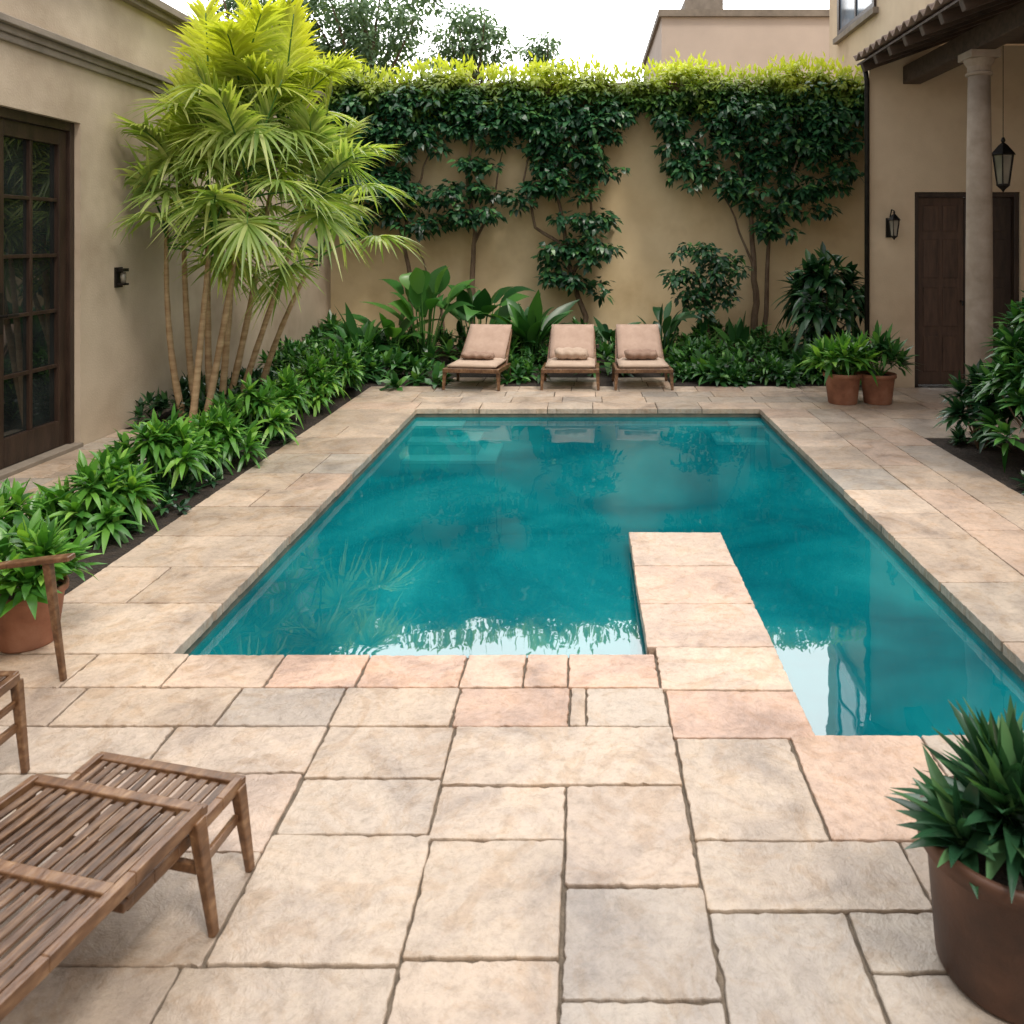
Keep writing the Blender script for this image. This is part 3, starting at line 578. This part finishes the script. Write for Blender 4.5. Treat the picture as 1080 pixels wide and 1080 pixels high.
for i in range(230):
    px=random.uniform(300,905); Y=random.uniform(10.15,13.4) if i<175 else random.uniform(10.1,10.7)
    if any(abs(px-q)<38 for q in (500,601,679)) and Y<11.2: continue
    c=at(px,400,Y); c.z=0; c.x=max(c.x,-4.2); hh=random.uniform(.08,.36)+(.03*(Y-10))
    if Y<10.7: hh*=.85
    sc=random.choice((.6,.75,.9,1.1,1.5))
    bush(lb,c,.24*sc,hh,6,12,.2*sc,.058*sc,.45,mid=False,prof=(.3,1,.8,.03))
for i in range(24):
    px=random.uniform(285,400); c=at(px,400,random.uniform(9.6,11.6)); c.z=0; c.x=max(c.x,-4.2)
    if c.x>-2.8: c.x-=.3
    bush(lb,c,.28,random.uniform(.2,.45),7,13,.2,.05,.4,mid=False,prof=(.3,1,.8,.03))
o=lb.build('ground_cover',L_GRD,smooth=False); tag(o,'dense low green ground cover filling the bed below the ochre wall','ground cover',kind='stuff')
lb=LB()
for i in range(34):
    c=Vector((random.uniform(-4.3,-3.3),random.uniform(7.9,9.8),0)); bush(lb,c,.22,random.uniform(.15,.3),5,11,.17,.045,.4,mid=False,prof=(.3,1,.8,.03))
for i in range(44):
    c=Vector((random.uniform(-3.45,-2.78),random.uniform(4.2,9.7),0)); bush(lb,c,.12,random.uniform(.03,.10),4,9,.10,.034,.4,mid=False,prof=(.3,1,.8,.03))
for i in range(16):
    c=Vector((random.uniform(3.2,4.1),random.uniform(5.4,7.3),0)); bush(lb,c,.14,random.uniform(.04,.14),4,10,.13,.04,.4,mid=False,prof=(.3,1,.8,.03))
o=lb.build('underplanting',L_DARK,smooth=False); tag(o,'sparse low greenery on the dark soil under palm and shrubs','ground cover',kind='stuff')
spots=[(-3.22,4.42,.36,.36,'nearest leafy shrub of the left bed, at the left picture edge'),
(-3.02,5.05,.28,.37,'second leafy shrub from the front in the left bed'),
(-3.04,5.76,.31,.45,'third leafy shrub from the front in left bed, taller and bright green'),
(-2.97,6.48,.28,.37,'fourth leafy shrub from the front in the left bed'),
(-3.0,7.20,.30,.46,'fifth leafy shrub from the front, opposite the palm stems'),
(-2.95,7.94,.28,.40,'sixth leafy shrub from the front, right of the palm stems'),
(-2.97,8.66,.31,.50,'seventh leafy shrub from the front in the left bed'),
(-2.96,9.4,.33,.54,'farthest leafy shrub of left bed at pool end of the row')]
for (x,y,rx,h,lab) in spots:
    r=thing('leafy_shrub',lab,'shrub',(x,y,0),'row of leafy shrubs along the left coping'); lb=LB(); st=MB()
    bush(lb,(x,y,0),rx,h,24 if y<6 else 20,24,.20,.042,.6,mid=y<7,stems=st,elev=(-10,80))
    st.build('stem',L_GRD,r); lb.build('leaves',L_BED,r)
# ------------------------------------------------------------ palm
pr=thing('palm_clump','tall multi stemmed palm with yellow green fan fronds by the tan wall','palm tree',(-3.85,8.2,0))
st=MB(); lb=LB(); pet=MB()
stems=[((195,445),(172,360),(176,240),8.0),((208,442),(192,340),(194,185),8.2),((222,440),(216,310),(222,130),8.3),((232,440),(245,310),(255,100),8.2),((238,436),(268,320),(298,125),8.4),((248,430),(276,350),(330,195),8.5),((215,442),(240,330),(262,185),7.8),((270,415),(292,340),(338,262),8.9),((202,444),(214,340),(222,250),7.7)]
def frond(base,az,el,length,kind):
    d=Vector((math.cos(az)*math.cos(el),math.sin(az)*math.cos(el),math.sin(el)))
    tp=base+d*(length+.30)+Vector((0,0,-.15)); tx=CX+tp.x/tp.y*F; ty=CY-(tp.z-H)/tp.y*F
    if tx<185 and 225<ty<370: return
    if tx>330 and ty>265: return
    pts=[];n=8; g=(.38 if kind=='fan' else .55)*length*max(.15,math.cos(el))
    for i in range(n+1):
        f=i/n; pts.append(base+d*length*f+Vector((0,0,-g*f*f)))
    pet.tube(pts,[.011*(1-.7*i/n)+.002 for i in range(n+1)],5)
    P=np.array(pts)
    tan=nrm(np.gradient(P,axis=0)); side=nrm(np.cross(tan,[0,0,1.])+1e-5); upv=np.cross(side,tan)
    if kind=='fan':
        nl=28; ang=np.linspace(-2.2,2.2,nl); e=P[-1]; tt=tan[-1];ss=side[-1];uu=upv[-1]
        D=tt[None]*np.cos(ang)[:,None]+ss[None]*np.sin(ang)[:,None]+uu[None]*(.15*np.sin(ang*9))[:,None]+rv(nl)*.04
        Pp=e[None]-tt[None]*(.06*np.abs(ang)/2.0)[:,None]
        lb.add(Pp,D,np.repeat(uu[None],nl,0),(.56-.16*np.abs(ang)/2)*rng.uniform(.85,1.1,nl),.040,(.4,1,.95,.75,.4,.04),rng.uniform(.15,.6,nl),.35,True)
    else:
        k=36; f=np.linspace(.16,1,k); ii=f*n; i0=np.minimum(ii.astype(int),n-1); fr=(ii-i0)[:,None]
        Q=P[i0]*(1-fr)+P[i0+1]*fr; tt=tan[i0]*(1-fr)+tan[np.minimum(i0+1,n)]*fr; ss=side[i0];uu=upv[i0]
        for sg in (-1,1):
            a=(1.05-.7*f)[:,None]
            D=tt*np.cos(a)+ss*sg*np.sin(a)+uu*.22+rv(k)*.06
            lb.add(Q,D,uu,(.24+.30*np.sin(np.pi*(f*.75+.15)))*rng.uniform(.85,1.1,k),.036,(.4,1,.9,.55,.04),rng.uniform(.15,.6,k),.35,True)
for si,(a,b_,c,Y) in enumerate(stems):
    p0=at(*a,Y);p0.z=-.03;p1=at(*b_,Y);p2=at(*c,Y); P=[]
    for i in range(15):
        f=i/14; P.append(p0*(1-f)**2+p1*2*f*(1-f)+p2*f*f)
    st.tube(P,[.035*(1-.5*i/14)*(1.0+.12*(i%2)) for i in range(15)],8)
    top=P[-1]; hi=top.z
    nf=13 if hi>2.2 else 9
    for k in range(nf):
        az=k*2.4+si*1.3+random.uniform(-.3,.3); f=k/nf
        el=R(80-86*f+random.uniform(-8,8))
        if f<.45 and hi>2.1: kind='pin'; ln=random.uniform(.95,1.3)
        else: kind='fan'; ln=random.uniform(.4,.85)
        dx=math.cos(az)*math.cos(el)*(ln+.45)
        if top.x+dx< -4.25: az=random.choice([-math.pi/2+random.uniform(-.35,1.1),random.uniform(-.6,1.2)])
        frond(top-Vector((0,0,.30*f*min(1,hi/2.5))),az,el,ln,kind)
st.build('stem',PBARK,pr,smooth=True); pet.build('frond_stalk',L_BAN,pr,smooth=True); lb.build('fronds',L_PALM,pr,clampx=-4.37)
# ------------------------------------------------------------ pots
def pot(x,y,r,h,label,mat,plabel,pmat,leaves,group=None,seg=40,rb=.74):
    p=thing('terracotta_pot',label,'pot',(x,y,0),group)
    rim=h*.14
    m=MB(); m.lathe([(r*rb*.96,0),(r*rb,.01),(r*.90,h-rim-.005),(r*.92,h-rim),(r,h-rim+.006),(r*1.0,h-.01),(r*.985,h),(r*.92,h),(r*.90,h-.015),(r*.86,h-.06)],(x,y,.001),seg,close=True); m.build('body',mat,p,smooth=True,bevel=0)
    m=MB(); m.lathe([(.002,h-.025),(r*.88,h-.03)],(x,y,0),seg,close=False); m.build('soil',SOIL,p)
    q=thing('potted_plant',plabel,'plant',(x,y,h-.03)); lb=LB(); st=MB(); leaves(lb,st,(x,y,h-.03)); st.build('stem',pmat,q); lb.build('leaves',pmat,q); return p
LP=(.5,.9,1,.85,.5,.03)
def bigrosette(lb,st,c):
    bush(lb,c,.13,.11,8,19,.215,.042,.22,stems=st,elev=(6,80),lean=.75,prof=LP,fold=.45)
    bush(lb,c,.03,.13,3,24,.26,.046,.22,elev=(10,86),lean=.4,prof=LP,fold=.45)
pot(1.055,2.0,.215,.335,'large terracotta pot at the bottom right corner of the paving',TERRAD,'dark rosette plant with pointed leaves in the large corner pot',L_POT,bigrosette,seg=64,rb=.8)
pot(2.86,8.95,.21,.34,'left one of the two terracotta pots beside the downpipe',TERRA,'spreading green plant in the left of the two pots by downpipe',L_BED,
    lambda lb,st,c:bush(lb,c,.28,.34,18,18,.28,.055,.45,stems=st,mid=False,elev=(8,78),prof=(.3,1,.8,.03)))
pot(3.25,8.95,.20,.33,'right one of the two terracotta pots, nearer the brown door',TERRA,'slightly darker spreading plant in the right pot near the door',L_GRD,
    lambda lb,st,c:bush(lb,c,.24,.38,16,18,.28,.055,.45,stems=st,mid=False,elev=(8,78),prof=(.3,1,.8,.03)))
pot(-2.50,3.62,.155,.25,'small terracotta pot under the wooden armrest at left edge',TERRA,'leafy plant in the small pot at the left edge',L_BED,
    lambda lb,st,c:bush(lb,c,.17,.24,13,18,.18,.040,.4,stems=st))
for (x,y,rx,h,n,lab,ms) in ((3.62,6.2,.44,1.45,58,'tall dark shrub with drooping leaves at right picture edge',L_GRD),(3.45,7.0,.32,.62,24,'lower dark shrub in front of the stone column',L_DARK),(3.70,5.3,.38,.8,26,'dark shrub at the near end of the right bed',L_GRD),(4.05,7.0,.28,1.1,20,'dark upright shrub right beside the stone column',L_DARK)):
    r=thing('dark_shrub',lab,'shrub',(x,y,0),'shrubs of the right bed'); lb=LB(); st=MB()
    bush(lb,(x,y,0),rx,h,n,22,.21,.056,.42,stems=st,elev=(-5,76),mid=True); 
    if h>.9: bush(lb,(x,y,-.0),rx*1.05,h*.6,n//2,20,.21,.056,.45,elev=(-10,70))
    st.build('stem',BARK,r); lb.build('leaves',ms,r)
# ------------------------------------------------------------ far loungers
def cushion(pts_a,pts_b,w,th):
    bm=bmesh.new(); (y0,z0),(y1,z1)=pts_a,pts_b; d=Vector((0,y1-y0,z1-z0)); L=d.length; d.normalize(); nn=Vector((0,-d.z,d.y))
    nx,ny=8,8; grid={}
    for s in (0,1):
        for i in range(nx+1):
            for j in range(ny+1):
                u=i/nx;v=j/ny; eu=min(u,1-u)*nx;ev=min(v,1-v)*ny; k=min(1,min(eu,ev)/1.2); k=math.sqrt(max(0,1-(1-k)**2)) if k<1 else 1
                sag=.006*math.sin(v*math.pi*3)**2
                tz=(th*.5)*(.35+.65*k)-sag*(1 if s else 0)
                p=Vector(((u-.5)*w,y0,z0))+d*(v*L)+nn*(tz if s else -tz*.9); grid[s,i,j]=bm.verts.new(p)
    for i in range(nx):
        for j in range(ny):
            bm.faces.new((grid[1,i,j],grid[1,i+1,j],grid[1,i+1,j+1],grid[1,i,j+1])); bm.faces.new((grid[0,i,j],grid[0,i,j+1],grid[0,i+1,j+1],grid[0,i+1,j]))
    def side(seq):
        for a,b_ in zip(seq,seq[1:]): 
            try: bm.faces.new((grid[0,*a],grid[0,*b_],grid[1,*b_],grid[1,*a]))
            except Exception: pass
    side([(i,0) for i in range(nx+1)]); side([(nx,j) for j in range(ny+1)]); side([(i,ny) for i in range(nx,-1,-1)]); side([(0,j) for j in range(ny,-1,-1)])
    bmesh.ops.recalc_face_normals(bm,faces=bm.faces); me=bpy.data.meshes.new('cushion'); bm.to_mesh(me); bm.free(); return me
def make_lounger(label):
    r=thing('sun_lounger',label,'sun lounger',(0,0,0),'sun loungers at the far end of the pool',local=True); wl=.66
    fr=MB()
    for s in (-1,1):
        fr.bar((s*wl/2,-.02,.235),(s*wl/2,.62,.215),.04,.05); fr.bar((s*(wl/2-.03),.55,.22),(s*(wl/2-.06),.99,.62),.04,.045)
    fr.bar((-wl/2-.02,-.02,.235),(wl/2+.02,-.02,.235),.045,.05); fr.bar((-wl/2,.61,.215),(wl/2,.61,.215),.04,.05); fr.bar((-wl/2+.06,.985,.615),(wl/2-.06,.985,.615),.035,.04)
    for k in range(6): fr.bar((-wl/2+.02,.08+k*.09,.235),(wl/2-.02,.08+k*.09,.235),.05,.015)
    fr.build('frame',TEAK2,r,bevel=.006)
    for s in (-1,1):
        for (ya,yb) in ((.0,-.02),(.58,.62)):
            l=MB(); l.bar((s*(wl/2+.0),ya,.21),(s*(wl/2+.012),yb,0),.045,.045,w2=.03,h2=.03); l.build('leg',TEAK2,r,bevel=.004)
    link('seat_cushion',cushion((.0,.285),(.60,.285),wl-.06,.075),CREAM,r,True)
    link('back_cushion',cushion((.55,.30),(1.0,.68),wl-.10,.085),FABRIC,r,True)
    return r
def dup(root,label,**k):
    c=root.copy(); C.objects.link(c); c['label']=label
    for ch in root.children:
        d=ch.copy(); C.objects.link(d); d.parent=c
        for g_ in ch.children:
            e_=g_.copy(); C.objects.link(e_); e_.parent=d
    return c
L1=make_lounger('left one of three cushioned wooden loungers, turned slightly toward the right'); L2=dup(L1,'middle one of the three cushioned wooden loungers behind the pool'); L3=dup(L1,'right one of the three cushioned wooden loungers behind the pool')
for o,x,rz_ in ((L1,-1.37,-7),(L2,-.18,-1),(L3,.71,1)):
    o.location=(x,9.72,0); o.rotation_euler=(0,0,R(rz_))
for (x,rz_,lab,hh,mt,zr) in ((-1.34,-7,'flat brown towel folded on the left lounger seat',.05,FABRIC2,0),(-.17,-4,'plump beige towel roll on the middle lounger seat',.075,CREAM,0),(.70,3,'brown towel roll on the right lounger seat',.065,FABRIC2,0)):
    tr=MB(); P=[];rad=[]
    for i in range(13):
        f=i/12-.5; P.append((f*.40,0,hh+.008*math.sin(i*1.7))); e_=1-abs(2*f)**5; rad.append(hh*(.72+.28*e_))
    tr.tube(P,rad,16); tr.tube([(q[0]*.9,q[1]-.045,q[2]+.01) for q in P],[x_*.55 for x_ in rad],12)
    o=tr.build('towel_roll',mt,smooth=True); o.location=(x,10.08,.315); o.rotation_euler=(0,0,R(rz_)); o.scale=(1,1.5,1); tag(o,lab,'towel')
# ------------------------------------------------------------ near slatted chaise
ch=thing('slatted_lounger','weathered slatted teak lounger at the bottom left corner','sun lounger',(-1.22,2.36,0),rotz=R(-13),local=True)
def panel(y0,y1,z0,z1,hw,ns,cross):
    fr=MB()
    for s in (-1,1):
        n_=5
        for i in range(n_):
            f1,f2=i/n_,(i+1)/n_; b1=.006*math.sin(f1*math.pi);b2=.006*math.sin(f2*math.pi)
            fr.bar((s*hw,y0+(y1-y0)*f1,z0+(z1-z0)*f1-b1),(s*hw,y0+(y1-y0)*f2+(-.001),z0+(z1-z0)*f2-b2),.024,.036)
    for yy in (y0,y1): 
        f=(yy-y0)/(y1-y0); z=z0+(z1-z0)*f; fr.bar((-hw-.013,yy,z),(hw+.013,yy,z),.032,.024)
    for yy in cross:
        f=(yy-y0)/(y1-y0); z=z0+(z1-z0)*f; fr.bar((-hw+.012,yy,z+.003),(hw-.012,yy,z+.003),.034,.022)
    a=fr.build('frame',TEAK2,ch,bevel=.0035,bseg=2)
    sl=MB(); ys=sorted([y0]+list(cross)+[y1],reverse=True); st_=(2*hw-.026)/ns
    for k in range(ns):
        x=-hw+.013+st_*(k+.5)
        for ya,yb in zip(ys,ys[1:]):
            f1=(ya-y0)/(y1-y0);f2=(yb-y0)/(y1-y0); j1,j2=random.uniform(-.003,.003),random.uniform(-.003,.003); dz_=random.uniform(-.0025,.0025)
            sl.bar((x+j1,ya-.016,z0+(z1-z0)*f1+.002+dz_),(x+j2,yb+.016,z0+(z1-z0)*f2+.002+dz_),st_*random.uniform(.60,.72),.007)
    sl.build('slats',TEAK,a,bevel=.0012,bseg=1)
panel(0,-.42,.25,.24,.235,13,(-.13,))
panel(-.195,-1.35,.305,.33,.262,13,(-.48,-.80,-1.1))
for s in (-1,1):
    for a,b_,w1 in (((s*.24,-.01,.245),(s*.268,.006,0),.030),((s*.268,-.215,.30),(s*.312,-.205,0),.032),((s*.262,-1.25,.32),(s*.30,-1.28,0),.032)):
        l=MB(); l.bar(a,b_,w1,w1+.006,w2=.019,h2=.023); l.build('leg',TEAK2,ch,bevel=.004,bseg=2)
m=MB()
for s in (-1,1): m.bar((s*.24,-.02,.16),(s*.275,-.21,.18),.016,.026)
m.bar((-.28,-.21,.17),(.28,-.21,.17),.018,.026); m.build('stretcher',TEAK2,ch,bevel=.003)
ar=thing('wooden_armchair','light wooden armchair cut by the left picture edge beside the pot','armchair',(-2.55,3.05,0))
for y_,nm in ((3.30,0),(2.80,1)):
    dx=-.03 if nm else 0
    a=MB(); a.bar((-2.10+dx,y_,.505),(-2.36+dx,y_,.475),.05,.022); a.bar((-2.355+dx,y_,.4757),(-2.62+dx,y_,.43),.044,.022); a.build('armrest',TEAK2,ar,bevel=.006,bseg=3)
    l=MB(); l.bar((-2.20+dx,y_,.485),(-2.135+dx,y_,0),.030,.034,w2=.020,h2=.022); l.build('leg',TEAK2,ar,bevel=.004)
    l=MB(); l.bar((-2.60+dx,y_,.43),(-2.72+dx,y_,0),.034,.036,w2=.024,h2=.026); l.build('leg',TEAK2,ar,bevel=.004)
    a=MB(); a.bar((-2.45+dx,y_-.0,.29),(-2.68+dx,y_,.25),.03,.045); a.build('side_rail',TEAK2,ar,bevel=.004)
s_=MB()
for k in range(6): s_.bar((-2.46-k*.045,2.80,.30-k*.008),(-2.46-k*.045,3.30,.30-k*.008),.034,.014)
s_.build('seat',TEAK,ar,bevel=.002)
s_=MB()
for k in range(7): s_.bar((-2.70,2.83+k*.073,.22),(-2.95,2.83+k*.073,.72),.045,.014)
s_.bar((-2.95,2.78,.72),(-2.95,3.32,.72),.04,.03); s_.build('backrest',TEAK,ar,bevel=.002)
fs_=thing('wooden_footstool','low slatted wooden footstool cut by the left edge, below the armchair','footstool',(-2.15,2.55,0))
m=MB(); xa,xb,ya,yb=-2.36,-1.94,2.36,2.75
m.bar((xa,yb,.31),(xb,yb,.31),.030,.034); m.bar((xa,ya,.31),(xb,ya,.31),.030,.034); m.bar((xa,ya,.31),(xa,yb,.31),.028,.032); m.bar((xb,ya,.31),(xb,yb,.31),.028,.032)
m.bar((xb,ya+.02,.15),(xb+.01,yb-.01,.15),.02,.026); m.bar((xb,ya+.02,.23),(xb+.005,yb-.01,.23),.016,.022); m.build('frame',TEAK2,fs_,bevel=.004)
m=MB()
for k in range(8): m.bar((xa+.04+k*.049,ya+.02,.318),(xa+.04+k*.049,yb-.02,.318),.034,.014)
m.build('slats',TEAK,fs_,bevel=.002)
for x_ in (xa,xb):
    for y_ in (ya,yb):
        l=MB(); l.bar((x_,y_,.30),(x_+(.045 if x_==xb else -.045),y_-(.02 if y_==yb else .0),0),.030,.032,w2=.020,h2=.022); l.build('leg',TEAK2,fs_,bevel=.004)
print('done')
